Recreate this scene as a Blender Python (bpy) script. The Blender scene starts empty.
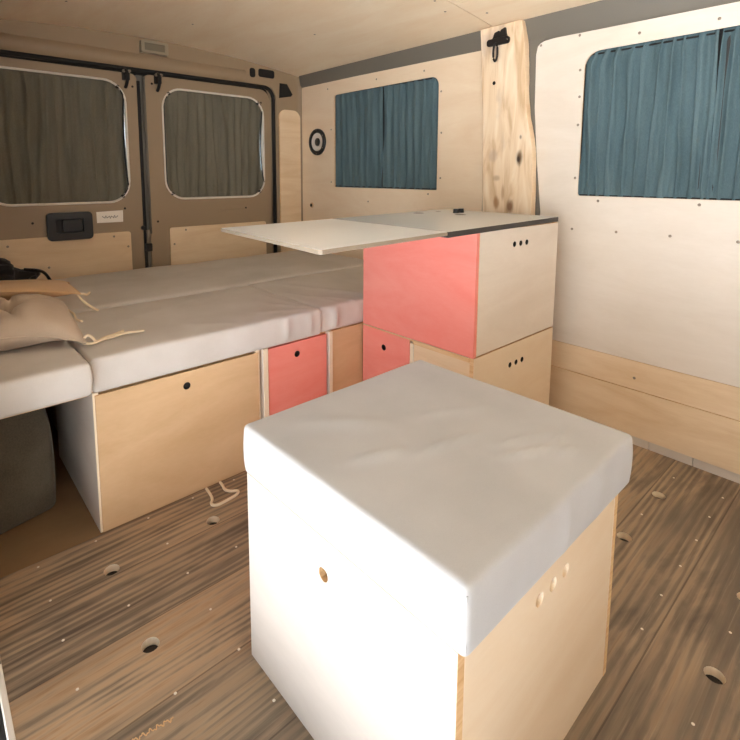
import bpy, bmesh, math, random
from mathutils import Vector, Matrix, noise
random.seed(7)
C = bpy.context.scene.collection
PI = math.pi

# ------------------------------------------------------------------ materials
def lin(c):
    c = c / 255.0
    return c / 12.92 if c <= 0.04045 else ((c + 0.055) / 1.055) ** 2.4
def rgb(r, g, b): return (lin(r), lin(g), lin(b), 1.0)

class NT:
    def __init__(s, name):
        s.m = bpy.data.materials.new(name); s.m.use_nodes = True
        s.t = s.m.node_tree; s.b = s.t.nodes['Principled BSDF']
    def n(s, typ, **kw):
        o = s.t.nodes.new('ShaderNode' + typ)
        for k, v in kw.items():
            if k.startswith('i_'):
                key = k[2:]
                o.inputs[int(key) if key.isdigit() else key].default_value = v
            else: setattr(o, k, v)
        return o
    def l(s, a, b): s.t.links.new(a, b)
    def math(s, op, a, b=None):
        o = s.n('Math', operation=op)
        for i, v in enumerate((a, b)):
            if v is None: continue
            if isinstance(v, (int, float)): o.inputs[i].default_value = v
            else: s.l(v, o.inputs[i])
        return o.outputs[0]
    def obj(s, scale=(1, 1, 1)):
        tc = s.n('TexCoord'); mp = s.n('Mapping'); mp.inputs['Scale'].default_value = scale
        s.l(tc.outputs['Object'], mp.inputs[0]); return mp.outputs[0]
    def ramp(s, fac, stops):
        r = s.n('ValToRGB'); e = r.color_ramp.elements
        while len(e) < len(stops): e.new(0.5)
        for i, (p, c) in enumerate(stops): e[i].position = p; e[i].color = c
        s.l(fac, r.inputs[0]); return r.outputs[0]
    def mix(s, fac, a, b, mode='MIX'):
        o = s.n('Mix', data_type='RGBA', blend_type=mode)
        for i, v in ((0, fac), (6, a), (7, b)):
            if hasattr(v, 'is_linked'): s.l(v, o.inputs[i])
            else: o.inputs[i].default_value = v
        return o.outputs[2]
    def base(s, c, rough=0.6, spec=0.4):
        if hasattr(c, 'is_linked'): s.l(c, s.b.inputs['Base Color'])
        else: s.b.inputs['Base Color'].default_value = c
        s.b.inputs['Roughness'].default_value = rough
        s.b.inputs['Specular IOR Level'].default_value = spec
        return s
    def bump(s, h, strength=0.3, dist=0.002):
        b = s.n('Bump'); b.inputs['Strength'].default_value = strength; b.inputs['Distance'].default_value = dist
        s.l(h, b.inputs['Height']); s.l(b.outputs[0], s.b.inputs['Normal'])

def plain(name, c, rough=0.5, metal=0.0, spec=0.4):
    m = NT(name); m.base(c, rough, spec); m.b.inputs['Metallic'].default_value = metal
    n = m.n('TexNoise', i_Scale=60.0); m.l(m.obj(), n.inputs['Vector'])
    m.bump(n.outputs[0], 0.04, 0.001)
    return m.m

def ply(name, c1, c2, rough=0.45, stretch=(1.2, 1.2, 9), spec=0.4):
    m = NT(name)
    n = m.n('TexNoise', i_Scale=1.6, i_Detail=5.0, i_Roughness=0.6, i_Distortion=1.2); m.l(m.obj(stretch), n.inputs['Vector'])
    big = m.n('TexNoise', i_Scale=2.2, i_Detail=3.0); m.l(m.obj(), big.inputs['Vector'])
    fine = m.n('TexNoise', i_Scale=9.0, i_Detail=4.0); m.l(m.obj(tuple(s * 3 for s in stretch)), fine.inputs['Vector'])
    f = m.math('ADD', m.math('MULTIPLY', n.outputs[0], 0.55), m.math('MULTIPLY', big.outputs[0], 0.35))
    f = m.math('ADD', f, m.math('MULTIPLY', fine.outputs[0], 0.12))
    col = m.ramp(f, [(0.36, c1), (0.66, c2)])
    m.base(col, rough, spec); m.bump(fine.outputs[0], 0.05, 0.001)
    return m.m

def fabric(name, c1, c2, rough=0.9, weave=900):
    m = NT(name)
    n = m.n('TexNoise', i_Scale=7.0, i_Detail=6.0); m.l(m.obj(), n.inputs['Vector'])
    w = m.n('TexNoise', i_Scale=float(weave), i_Detail=1.0); m.l(m.obj(), w.inputs['Vector'])
    f = m.math('ADD', m.math('MULTIPLY', n.outputs[0], 0.7), m.math('MULTIPLY', w.outputs[0], 0.3))
    m.base(m.ramp(f, [(0.35, c1), (0.65, c2)]), rough, 0.2)
    m.b.inputs['Sheen Weight'].default_value = 0.15
    m.bump(w.outputs[0], 0.12, 0.0006)
    return m.m

def curtain_mat(name, c1, c2):
    m = NT(name)
    w = m.n('TexNoise', i_Scale=500.0, i_Detail=1.0); m.l(m.obj((1, 1, .3)), w.inputs['Vector'])
    n = m.n('TexNoise', i_Scale=14.0, i_Detail=3.0); m.l(m.obj((1, 1, .2)), n.inputs['Vector'])
    f = m.math('ADD', m.math('MULTIPLY', n.outputs[0], 0.6), m.math('MULTIPLY', w.outputs[0], 0.4))
    col = m.ramp(f, [(0.35, c1), (0.65, c2)])
    m.base(col, 0.85, 0.2); m.bump(w.outputs[0], 0.1, 0.0005)
    tr = m.n('BsdfTranslucent'); m.l(col, tr.inputs[0])
    mx = m.n('MixShader'); mx.inputs[0].default_value = 0.06
    m.l(m.b.outputs[0], mx.inputs[1]); m.l(tr.outputs[0], mx.inputs[2])
    m.l(mx.outputs[0], m.t.nodes['Material Output'].inputs[0])
    return m.m

def floor_mat():
    m = NT('rustic_oak_boards')
    tc = m.n('TexCoord'); sp = m.n('SeparateXYZ'); m.l(tc.outputs['Object'], sp.inputs[0])
    x, y = sp.outputs[0], sp.outputs[1]
    yy = m.math('DIVIDE', m.math('ADD', y, 9.0 - 0.818), 0.18)
    idx = m.math('FLOOR', yy); fr = m.math('SUBTRACT', yy, idx)
    wn = m.n('TexWhiteNoise', noise_dimensions='1D'); m.l(idx, wn.inputs['W'])
    rnd = wn.outputs['Value']
    xo = m.math('ADD', x, m.math('MULTIPLY', rnd, 13.0))
    def vec(sx, sy):
        c = m.n('CombineXYZ'); m.l(m.math('MULTIPLY', xo, sx), c.inputs[0]); m.l(m.math('MULTIPLY', y, sy), c.inputs[1])
        m.l(m.math('MULTIPLY', idx, 3.1), c.inputs[2]); return c.outputs[0]
    big = m.n('TexNoise', i_Scale=1.0, i_Detail=4.0, i_Roughness=0.6, i_Distortion=0.8); m.l(vec(3.0, 11), big.inputs['Vector'])
    grain = m.n('TexNoise', i_Scale=1.0, i_Detail=7.0, i_Roughness=0.7, i_Distortion=1.0); m.l(vec(3.5, 95), grain.inputs['Vector'])
    wav = m.n('TexWave', wave_type='BANDS', bands_direction='Y', i_Scale=1.0)
    wav.inputs['Distortion'].default_value = 14.0; wav.inputs['Detail'].default_value = 3.0
    wav.inputs['Detail Scale'].default_value = 0.6; m.l(vec(1.6, 16), wav.inputs['Vector'])
    streak = m.n('TexNoise', i_Scale=1.0, i_Detail=5.0, i_Roughness=0.6, i_Distortion=0.5); m.l(vec(1.0, 24), streak.inputs['Vector'])
    f = m.math('ADD', m.math('MULTIPLY', big.outputs[0], 0.62), m.math('MULTIPLY', grain.outputs[0], 0.30))
    f = m.math('ADD', f, m.math('MULTIPLY', m.math('SUBTRACT', wav.outputs['Fac'], 0.3), 0.13))
    f = m.math('ADD', f, m.math('MULTIPLY', m.math('SUBTRACT', rnd, 0.5), 0.10))
    col = m.ramp(f, [(0.30, rgb(96, 80, 66)), (0.43, rgb(148, 130, 108)), (0.52, rgb(190, 164, 134)), (0.60, rgb(198, 166, 130)), (0.72, rgb(164, 126, 90))])
    # greyed boards; the stool's shade is painted into the front ones too
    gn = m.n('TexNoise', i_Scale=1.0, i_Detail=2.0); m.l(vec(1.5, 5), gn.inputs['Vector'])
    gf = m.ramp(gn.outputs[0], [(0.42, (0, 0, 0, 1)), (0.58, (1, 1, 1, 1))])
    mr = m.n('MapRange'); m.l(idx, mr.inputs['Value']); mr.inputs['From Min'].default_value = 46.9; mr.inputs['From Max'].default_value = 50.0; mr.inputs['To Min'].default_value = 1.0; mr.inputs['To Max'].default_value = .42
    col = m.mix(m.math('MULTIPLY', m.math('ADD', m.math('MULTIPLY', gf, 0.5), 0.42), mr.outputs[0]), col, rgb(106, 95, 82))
    df = m.ramp(streak.outputs[0], [(0.50, (0, 0, 0, 1)), (0.72, (1, 1, 1, 1))])
    col = m.mix(m.math('MULTIPLY', df, 0.36), col, rgb(82, 66, 54))
    pore = m.n('TexNoise', i_Scale=1.0, i_Detail=3.0, i_Roughness=0.6, i_Distortion=0.6); m.l(vec(5, 190), pore.inputs['Vector'])
    pf = m.ramp(pore.outputs[0], [(0.54, (0, 0, 0, 1)), (0.68, (1, 1, 1, 1))])
    col = m.mix(m.math('MULTIPLY', pf, 0.2), col, rgb(90, 72, 56))
    lp = m.ramp(pore.outputs[0], [(0.30, (1, 1, 1, 1)), (0.42, (0, 0, 0, 1))])
    col = m.mix(m.math('MULTIPLY', lp, 0.15), col, rgb(214, 190, 160))
    seam = m.math('MAXIMUM', m.math('LESS_THAN', fr, 0.009), m.math('GREATER_THAN', fr, 0.992))
    col = m.mix(m.math('MULTIPLY', seam, 0.5), col, rgb(60, 44, 32))
    m.base(col, 0.5, 0.35)
    h = m.math('SUBTRACT', grain.outputs[0], m.math('MULTIPLY', seam, 1.5))
    m.bump(h, 0.14, 0.002)
    return m.m

def slab_mat():
    m = NT('waney_board_wood')
    tc = m.n('TexCoord'); sp = m.n('SeparateXYZ'); m.l(tc.outputs['Object'], sp.inputs[0])
    y, z = sp.outputs[1], sp.outputs[2]
    n = m.n('TexNoise', i_Scale=3.0, i_Detail=6.0, i_Distortion=1.2); m.l(m.obj((1, 9, 1.3)), n.inputs['Vector'])
    col = m.ramp(n.outputs[0], [(0.32, rgb(206, 176, 140)), (0.5, rgb(228, 204, 172)), (0.68, rgb(238, 220, 194))])
    b = m.n('TexNoise', i_Scale=9.0, i_Detail=4.0); m.l(m.obj((1, 1, .5)), b.inputs['Vector'])
    bf = m.ramp(b.outputs[0], [(0.6, (0, 0, 0, 1)), (0.72, (1, 1, 1, 1))])
    col = m.mix(m.math('MULTIPLY', bf, 0.35), col, rgb(130, 110, 112))
    for (ky, kz, ry, rz, kc, st) in [(1.053, 1.009, .018, .036, (92, 66, 42), .9), (1.056, 1.005, .009, .016, (40, 28, 20), .95),
                                     (1.148, .83, .016, .03, (150, 100, 58), .7), (1.085, .815, .018, .035, (120, 76, 44), .85),
                                     (1.15, .93, .02, .016, (150, 118, 90), .5), (1.05, 1.09, .007, .012, (90, 66, 50), .7),
                                     (1.12, .87, .01, .04, (160, 110, 66), .5), (1.17, 1.02, .025, .03, (170, 150, 140), .4)]:
        dy = m.math('DIVIDE', m.math('SUBTRACT', y, ky), ry); dz = m.math('DIVIDE', m.math('SUBTRACT', z, kz), rz)
        d = m.math('SQRT', m.math('ADD', m.math('MULTIPLY', dy, dy), m.math('MULTIPLY', dz, dz)))
        d = m.math('ADD', d, m.math('MULTIPLY', n.outputs[0], 0.8))
        k = m.ramp(d, [(0.95, (1, 1, 1, 1)), (1.0, (0, 0, 0, 1))]) if False else m.math('SMOOTH_MIN', 1.0, 1.0)
        ss = m.n('MapRange', interpolation_type='SMOOTHSTEP'); m.l(d, ss.inputs['Value'])
        ss.inputs['From Min'].default_value = 0.7; ss.inputs['From Max'].default_value = 1.5
        ss.inputs['To Min'].default_value = st; ss.inputs['To Max'].default_value = 0.0
        col = m.mix(ss.outputs[0], col, rgb(*kc))
    m.base(col, 0.6, 0.3); m.bump(n.outputs[0], 0.2, 0.002)
    return m.m

M = {}
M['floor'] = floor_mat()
M['ply'] = ply('birch_plywood', rgb(220, 190, 150), rgb(238, 216, 184), 0.42)
M['ply_wall'] = ply('pale_birch_wall', rgb(216, 205, 190), rgb(228, 219, 207), 0.36, (1.2, 1.2, 5))
M['ply_wall_rear'] = ply('warm_birch_wall', rgb(230, 206, 176), rgb(240, 222, 196), 0.36, (1.2, 1.2, 5))
M['ply_ceil'] = ply('ceiling_birch', rgb(238, 214, 182), rgb(248, 232, 206), 0.5, (5, 1.0, 1.0))
M['ply_tan'] = ply('tan_plywood', rgb(204, 168, 126), rgb(222, 190, 150), 0.5, (1.5, 1.5, 4))
M['ply_edge'] = ply('plywood_edge', rgb(206, 160, 108), rgb(236, 204, 158), 0.6, (2, 2, 60))
M['cream'] = ply('cream_limed_plywood', rgb(226, 212, 196), rgb(238, 227, 213), 0.5, (1.5, 1.5, 6))
M['tan_cream'] = ply('tan_cream_plywood', rgb(230, 206, 174), rgb(240, 222, 196), 0.45, (1.5, 1.5, 6))
M['stool_ply'] = ply('pale_stool_plywood', rgb(194, 184, 174), rgb(206, 196, 186), 0.5, (1.5, 1.5, 6))
M['coral'] = ply('coral_stained_plywood', rgb(240, 132, 120), rgb(246, 156, 142), 0.45, (1.5, 1.5, 5))
M['cream_edge'] = plain('cream_edging', rgb(240, 222, 194), 0.5)
M['cushion'] = fabric('light_grey_canvas', rgb(176, 175, 174), rgb(188, 187, 186))
M['mattress'] = fabric('grey_beige_canvas', rgb(200, 193, 184), rgb(213, 207, 200))
M['pad'] = fabric('sand_linen', rgb(178, 160, 140), rgb(196, 178, 158))
M['pad_tan'] = fabric('tan_linen', rgb(206, 168, 124), rgb(220, 184, 142))
M['black_cloth'] = fabric('black_cloth', rgb(20, 19, 18), rgb(32, 30, 28))
M['carpet'] = fabric('dark_grey_carpet', rgb(78, 72, 60), rgb(104, 96, 82), weave=260)
M['teal'] = curtain_mat('teal_curtain_cloth', rgb(78, 99, 105), rgb(96, 118, 124))
M['olive'] = curtain_mat('olive_grey_curtain_cloth', rgb(106, 102, 88), rgb(124, 119, 104))
M['paint'] = plain('grey_beige_van_paint', rgb(154, 133, 107), 0.45)
M['paint_grey'] = plain('grey_van_paint', rgb(112, 107, 97), 0.45)
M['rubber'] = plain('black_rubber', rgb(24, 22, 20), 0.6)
M['black'] = plain('black_plastic', rgb(30, 30, 30), 0.35)
M['iron'] = plain('black_iron', rgb(34, 30, 28), 0.5, 0.3)
M['lam_grey'] = plain('pale_grey_laminate', rgb(212, 219, 224), 0.22)
M['lam_white'] = plain('white_laminate', rgb(240, 242, 244), 0.3)
M['lam_edge'] = plain('black_laminate_edge', rgb(58, 54, 50), 0.5)
M['leaf_edge'] = plain('grey_brown_leaf_edge', rgb(150, 136, 118), 0.5)
M['trimwhite'] = plain('white_trim', rgb(226, 218, 206), 0.5)
M['screw'] = plain('zinc_screw', rgb(150, 138, 124), 0.35, 0.6)
M['plug'] = plain('pale_plug', rgb(232, 222, 206), 0.45)
M['strip'] = plain('grey_stone_strip', rgb(208, 198, 186), 0.6)
M['rope'] = fabric('cream_rope', rgb(228, 206, 172), rgb(240, 224, 196), weave=400)
M['lens'] = plain('lamp_lens', rgb(120, 110, 92), 0.3)
M['lampframe'] = plain('lamp_frame', rgb(158, 146, 124), 0.4)
M['spk_white'] = plain('speaker_cone_pale', rgb(228, 222, 214), 0.5)
M['sticker'] = plain('white_sticker', rgb(240, 232, 220), 0.5)
M['ink'] = plain('grey_ink', rgb(120, 112, 108), 0.6)
M['dark'] = plain('dark_void', rgb(40, 34, 28), 0.8)
M['van_out'] = plain('outer_body', rgb(90, 88, 84), 0.5)
M['ground'] = plain('pale_gravel', rgb(204, 206, 210), 0.9)
def glass_mat():
    m = NT('window_glass'); t = m.n('BsdfTransparent', i_Color=(.82, .86, .88, 1)); g = m.n('BsdfGlossy', i_Roughness=0.02)
    mx = m.n('MixShader'); mx.inputs[0].default_value = 0.06
    m.l(t.outputs[0], mx.inputs[1]); m.l(g.outputs[0], mx.inputs[2]); m.l(mx.outputs[0], m.t.nodes['Material Output'].inputs[0])
    return m.m
M['glass'] = glass_mat()

# ------------------------------------------------------------------ helpers
def obj(name, bm, mats, parent=None, smooth=None, kind=None, label=None, bevel=0, loc=None):
    me = bpy.data.meshes.new(name)
    bmesh.ops.recalc_face_normals(bm, faces=bm.faces[:])
    bm.to_mesh(me); bm.free()
    o = bpy.data.objects.new(name, me); C.objects.link(o)
    for m in (mats if isinstance(mats, (list, tuple)) else [mats]): me.materials.append(M[m] if isinstance(m, str) else m)
    if parent: o.parent = parent
    if loc: o.location = loc
    if smooth:
        for p in me.polygons: p.use_smooth = True
        if smooth is not True: 
            for e in me.edges: pass
            me.set_sharp_from_angle(angle=math.radians(smooth))
    if bevel:
        b = o.modifiers.new('bevel', 'BEVEL'); b.width = bevel; b.segments = 2; b.limit_method = 'ANGLE'; b.angle_limit = math.radians(50)
        b.use_clamp_overlap = True
    if kind: o['kind'] = kind
    if label: o['label'] = label
    return o
def tag(o, label, cat, group=None):
    o['label'] = label; o['category'] = cat
    if group: o['group'] = group
    return o
def thing(name, label, cat, loc=(0, 0, 0), rz=0, group=None):
    o = bpy.data.objects.new(name, None); C.objects.link(o); o.empty_display_size = .05
    o.location = loc; o.rotation_euler = (0, 0, rz)
    return tag(o, label, cat, group)

def B(): return bmesh.new()
def box(bm, x0, x1, y0, y1, z0, z1, mi=0):
    vs = [bm.verts.new((x, y, z)) for x in (x0, x1) for y in (y0, y1) for z in (z0, z1)]
    for f in ((0, 1, 3, 2), (4, 6, 7, 5), (0, 4, 5, 1), (2, 3, 7, 6), (0, 2, 6, 4), (1, 5, 7, 3)):
        bm.faces.new([vs[i] for i in f]).material_index = mi
    return bm
def circ(u, v, r, n=20, ry=None):
    ry = ry or r
    return [(u + r * math.cos(2 * PI * i / n), v + ry * math.sin(2 * PI * i / n)) for i in range(n)]
def rrect(u0, u1, v0, v1, r, n=8, rs=None):
    rs = rs or (r, r, r, r); out = []          # corners: (u1,v1), (u0,v1), (u0,v0), (u1,v0)
    for k, (cu, cv, su, sv) in enumerate(((u1, v1, -1, -1), (u0, v1, 1, -1), (u0, v0, 1, 1), (u1, v0, -1, 1))):
        q = rs[k]
        if q <= 0: out.append((cu, cv)); continue
        for i in range(n + 1):
            a = k * PI / 2 + i * PI / 2 / n
            out.append((cu + su * q + q * math.cos(a), cv + sv * q + q * math.sin(a)))
    return out
FR = {'x': (Vector((0, 1, 0)), Vector((0, 0, 1)), Vector((1, 0, 0))),      # (u,v)=(y,z), thickness along +x
      'y': (Vector((1, 0, 0)), Vector((0, 0, 1)), Vector((0, 1, 0))),      # (u,v)=(x,z), thickness along +y
      'z': (Vector((1, 0, 0)), Vector((0, 1, 0)), Vector((0, 0, 1)))}
def plate(bm, axis, at, t, outer, holes=(), mi=(0, 1, 2), fn=None):
    """solid sheet with holes; front face in plane axis=at, thickness t along the axis"""
    U, V, N = FR[axis]
    edges = []; hv = set(); allv = []
    for k, loop in enumerate([outer] + list(holes)):
        vs = []
        for (u, v) in loop:
            off = fn(u, v) if fn else 0.0
            vs.append(bm.verts.new(U * u + V * v + N * (at + off)))
        allv += vs
        if k: hv.update(vs)
        for i in range(len(vs)): edges.append(bm.edges.new((vs[i], vs[(i + 1) % len(vs)])))
    res = bmesh.ops.triangle_fill(bm, use_beauty=True, use_dissolve=False, edges=edges, normal=N)
    faces = [g for g in res['geom'] if isinstance(g, bmesh.types.BMFace)]
    for f in faces: f.material_index = mi[0]
    ex = bmesh.ops.extrude_face_region(bm, geom=faces, use_keep_orig=True)
    nv = [g for g in ex['geom'] if isinstance(g, bmesh.types.BMVert)]
    nf = {g for g in ex['geom'] if isinstance(g, bmesh.types.BMFace)}
    for v in nv: v.co += N * t
    fs = set(faces)
    for f in set(f for v in allv for f in v.link_faces):
        if f in fs or f in nf: continue
        f.material_index = mi[2] if any(v in hv for v in f.verts) else mi[1]
    return bm
def tube(bm, pts, r, n=8, closed=False, mi=0, taper=None):
    pts = [Vector(p) for p in pts]; rings = []
    N = len(pts); up = Vector((0.03, 0.07, 1)).normalized()
    for i, p in enumerate(pts):
        a = pts[(i - 1) % N] if closed or i > 0 else p; b = pts[(i + 1) % N] if closed or i < N - 1 else p
        t = (b - a).normalized(); s = t.cross(up)
        if s.length < .15: s = t.cross(Vector((0, 1, 0.02)))
        s.normalize(); w = s.cross(t)
        rr = r * (taper[i] if taper else 1)
        rings.append([bm.verts.new(p + (s * math.cos(2 * PI * k / n) + w * math.sin(2 * PI * k / n)) * rr) for k in range(n)])
    for i in range(N if closed else N - 1):
        A, D = rings[i], rings[(i + 1) % N]
        for k in range(n): bm.faces.new((A[k], A[(k + 1) % n], D[(k + 1) % n], D[k])).material_index = mi
    if not closed: bm.faces.new(rings[0][::-1]); bm.faces.new(rings[-1])
    return bm
def spline(pts, k=6):
    pts = [Vector(p) for p in pts]; out = []
    for i in range(len(pts) - 1):
        p0, p1, p2, p3 = pts[max(i - 1, 0)], pts[i], pts[i + 1], pts[min(i + 2, len(pts) - 1)]
        for j in range(k):
            t = j / k
            out.append(0.5 * ((2 * p1) + (p2 - p0) * t + (2 * p0 - 5 * p1 + 4 * p2 - p3) * t * t + (3 * p1 - p0 - 3 * p2 + p3) * t ** 3))
    out.append(pts[-1]); return out
def disc(bm, axis, c, r, t, n=14, mi=0, dome=0.0):
    U, V, N = FR[axis]; c = Vector(c); lo = []; hi = []
    for i in range(n):
        d = U * math.cos(2 * PI * i / n) + V * math.sin(2 * PI * i / n)
        lo.append(bm.verts.new(c + d * r)); hi.append(bm.verts.new(c + d * r * .82 + N * t))
    for i in range(n): bm.faces.new((lo[i], lo[(i + 1) % n], hi[(i + 1) % n], hi[i])).material_index = mi
    top = bm.verts.new(c + N * (t + dome))
    for i in range(n): bm.faces.new((hi[i], hi[(i + 1) % n], top)).material_index = mi
    bm.faces.new(lo[::-1]).material_index = mi
    return bm
def nz(x, y, z=0.0): return noise.noise(Vector((x, y, z)))

def cushion_bm(x0, x1, y0, y1, z0, z1, r=.022, step=.02, wr=None, seed=0.0, belly=.004, fold=.0, foldfreq=30):
    """foam block in a cloth cover: rounded edges, slightly bulging sides, wrinkles"""
    bm = B(); cx, cy, cz = (x0 + x1) / 2, (y0 + y1) / 2, (z0 + z1) / 2
    L = [(x0, x1), (y0, y1), (z0, z1)]
    def samples(a, b, n):
        ends = [0, .2 * r, .5 * r, r]
        n = max(2, n)
        return [a + e for e in ends] + [a + r + (b - a - 2 * r) * i / n for i in range(1, n)] + [b - e for e in reversed(ends)]
    S = [samples(a, b, int((b - a - 2 * r) / step)) for a, b in L]
    cnt = [len(q) - 1 for q in S]
    def P(x, y, z):
        q = [x, y, z]
        core = Vector([min(max(q[i], L[i][0] + r), L[i][1] - r) for i in range(3)])
        d = Vector(q) - core
        p = core + (d.normalized() * r if d.length > 1e-9 and d.length > r * .999 or (d.length > 1e-9 and sum(abs(c) > 1e-9 for c in d) > 1) else d)
        hx, hy, hz = (p.x - cx) / (x1 - x0) * 2, (p.y - cy) / (y1 - y0) * 2, (p.z - cz) / (z1 - z0) * 2
        side = max(0, 1 - hz * hz)
        p.x += hx ** 3 * belly * side; p.y += hy ** 3 * belly * side
        topw = max(0, hz) ** 4
        p.z += topw * (belly * 1.0 * (1 - hx ** 4) * (1 - hy ** 4) + .0022 * nz(p.x * 5 + seed, p.y * 5, seed))
        if fold:
            # pulled folds running down the long sides
            w = max(0.0, 1 - abs(hz) ** 3)
            e = .12 + max(0, nz(p.x * foldfreq * .35 + seed, 3.1 + seed, 0))
            s = abs(math.sin(p.x * foldfreq + 4 * nz(p.x * 3, seed, 1)))
            if hy < 0: p.y += math.copysign(fold * w * e * (1 - s) ** 2, hy) * (abs(hy) ** 6) * (.5 + 1.6 * min(1, max(0, (p.x - .62) / .3)))
            if hx < 0: p.x += math.copysign(fold * .5 * w * max(0, nz(p.y * 11, p.z * 6, seed)), hx) * (abs(hx) ** 6)
        if wr: p.z += wr(p.x, p.y) * topw
        return p
    vs = {}
    def V(i, j, k):
        key = (i, j, k)
        if key not in vs:
            vs[key] = bm.verts.new(P(S[0][i], S[1][j], S[2][k]))
        return vs[key]
    nx, ny, nzv = cnt
    for i in range(nx):
        for j in range(ny):
            for k in (0, nzv): bm.faces.new((V(i, j, k), V(i + 1, j, k), V(i + 1, j + 1, k), V(i, j + 1, k)))
    for i in range(nx):
        for k in range(nzv):
            for j in (0, ny): bm.faces.new((V(i, j, k), V(i + 1, j, k), V(i + 1, j, k + 1), V(i, j, k + 1)))
    for j in range(ny):
        for k in range(nzv):
            for i in (0, nx): bm.faces.new((V(i, j, k), V(i, j + 1, k), V(i, j + 1, k + 1), V(i, j, k + 1)))
    return bm

def seg_d(x, y, a, b):
    ax, ay = a; bx, by = b; dx, dy = bx - ax, by - ay
    t = max(0, min(1, ((x - ax) * dx + (y - ay) * dy) / (dx * dx + dy * dy)))
    return math.hypot(x - ax - t * dx, y - ay - t * dy), t

# ------------------------------------------------------------------ measures (metres)
XW = 1.846           # face of the right wall panels
XL = -0.06           # left wall
YD = 2.60            # rear doors
YF = -1.15           # front bulkhead
YB = 1.345           # front line of bed boxes and end of the floor boards
def zc(x): return 1.605 - .072 * ((x - .9) / .95) ** 2   # arched ceiling

# ------------------------------------------------------------------ floor
holes = []
for i in range(7):
    for j in range(6):
        hx, hy = .293 + .261 * i, 1.2 - .2564 * j
        if .1 < hx < 1.75 and hy > -.2: holes.append(circ(hx, hy, .0175, 20))
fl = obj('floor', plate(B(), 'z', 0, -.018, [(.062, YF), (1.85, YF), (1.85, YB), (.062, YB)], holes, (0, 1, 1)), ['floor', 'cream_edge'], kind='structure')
for i in range(13):
    for j in range(0, 10):
        if i % 2 == 1 and j % 2 == 1: continue
        x, y = .163 + .1305 * i, 1.328 - .1282 * j
        if .41 < x < .97 and .27 < y < .83 and not (abs(x - .424) < .01): continue          # under the stool
        if 1.2 < x < 1.79 and y > .83: continue
        if x > 1.82 or (x < .25 and j > 3) or (.5 < x < 1.2 and .83 < y < 1.3 and x - .44 > (y - .83)*.7 ): continue
        px = .163 + .1305 * i
        obj('floor_screw', disc(B(), 'z', (x + random.uniform(-.003, .003), y + random.uniform(-.003, .003), -.0005), .0032, .001, 10, dome=.0005), 'plug', fl, smooth=True)
# pale worn squiggle pressed into the front board
sq = [(.208 + .066 * t, .788 - .010 * t + .003 * math.sin(t * 33) + .002 * math.sin(t * 74 + 1), .0003) for t in [i / 60 for i in range(61)]]
obj('worn_mark', tube(B(), sq, .0010, 5), 'ply_edge', fl, smooth=True, label='pale worn squiggle on the front board')
# substructure and bare base board beneath the bed
sub = B(); box(sub, XL - .04, 1.9, YF, YB, -.06, -.018)
box(sub, XL - .02, .02, 1.15, 2.62, -.06, -.02)
# step well at the sliding door is left open: cut by building the sub only to the right of it
sub.free(); sub = B(); box(sub, .062, 1.9, YF, YB, -.06, -.0181); box(sub, XL, 1.9, YB, 2.62, -.06, -.012)
box(sub, XL, .062, 1.09, YB, -.06, -.0181)
obj('floor.001', sub, 'dark', kind='structure')
M['base_ply'] = ply('shaded_base_plywood', rgb(128, 100, 70), rgb(152, 122, 88), 0.7)  # brown darkened to carry the shade under the bench
obj('floor.002', box(B(), XL, 1.85, YB, 2.62, -.0119, .001), 'base_ply', kind='structure')
fs = B(); box(fs, XL, .0615, 1.095, YB, -.018, 0)
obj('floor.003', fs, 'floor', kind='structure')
t1 = B(); box(t1, .052, .0618, YF, 1.092, -.03, .003)
obj('trim_1', t1, 'trimwhite', kind='structure', bevel=.001)
st = B(); box(st, -.30, .052, YF, 1.09, -.26, -.23); box(st, .040, .052, YF, 1.09, -.23, -.031); box(st, -.3, .05, 1.09, 1.12, -.26, -.061)
for k in range(16): box(st, -.28, .03, -.4 + k * .09, -.385 + k * .09, -.2301, -.224)
step = obj('step_well', st, 'black', kind='structure')
tw = thing('door_sill_strip', 'thin white strip lying in the dark step well at lower left', 'strip', (-.02, .80, -.224))
obj('strap', tube(B(), spline([(-.06, .12, .008), (.0, .02, .006), (.03, -.1, .006), (.05, -.25, .006)]), .005, 8), 'trimwhite', tw, smooth=True)

# ------------------------------------------------------------------ right wall
def wall_z(y): return 1.47 - .012 * max(0, (1.3 - y))
winS = rrect(1.492, 2.245, .868, 1.395, .045, 6, (.02, .05, .02, .02))
winS = rrect(1.492, 2.245, .870, 1.392, .03, 6, (.022, .045, .008, .008))
winB = rrect(-.62, .836, .866, 1.378, .055, 8, (.055, .03, .01, .010))
def wallplate(y0, y1, zb, zt, hole, name):
    bm = plate(B(), 'x', XW, .012, rrect(y0, y1, zb, zt, .01, 3), [hole] if hole else [], (0, 1, 1))
    return obj(name, bm, ['ply_wall_rear', 'ply_edge'], kind='structure')
# rear bay: upper panel with window, front bay with big window, two lower boards
wr = wallplate(1.13, 2.553, .006, 1.468, winS, 'wall_right')
wf = obj('wall_right.001', plate(B(), 'x', XW, .012, [(YF, .302), (1.03, .302), (1.03, 1.38), (1.028, 1.41), (1.016, 1.435), (.99, 1.446), (.95, 1.449), (YF, 1.425)], [winB], (0, 1, 1)), ['ply_wall', 'ply_edge'], kind='structure')
obj('wall_right.002', plate(B(), 'x', XW, .012, [(YF, .199), (1.03, .199), (1.03, .3005), (YF, .3005)], [], (0, 1, 1)), ['ply', 'ply_edge'], kind='structure')
obj('wall_right.003', plate(B(), 'x', XW - .003, .015, [(YF, .031), (1.03, .031), (1.03, .1975), (YF, .1975)], [], (0, 1, 1)), ['ply', 'ply_edge'], kind='structure')
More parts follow.
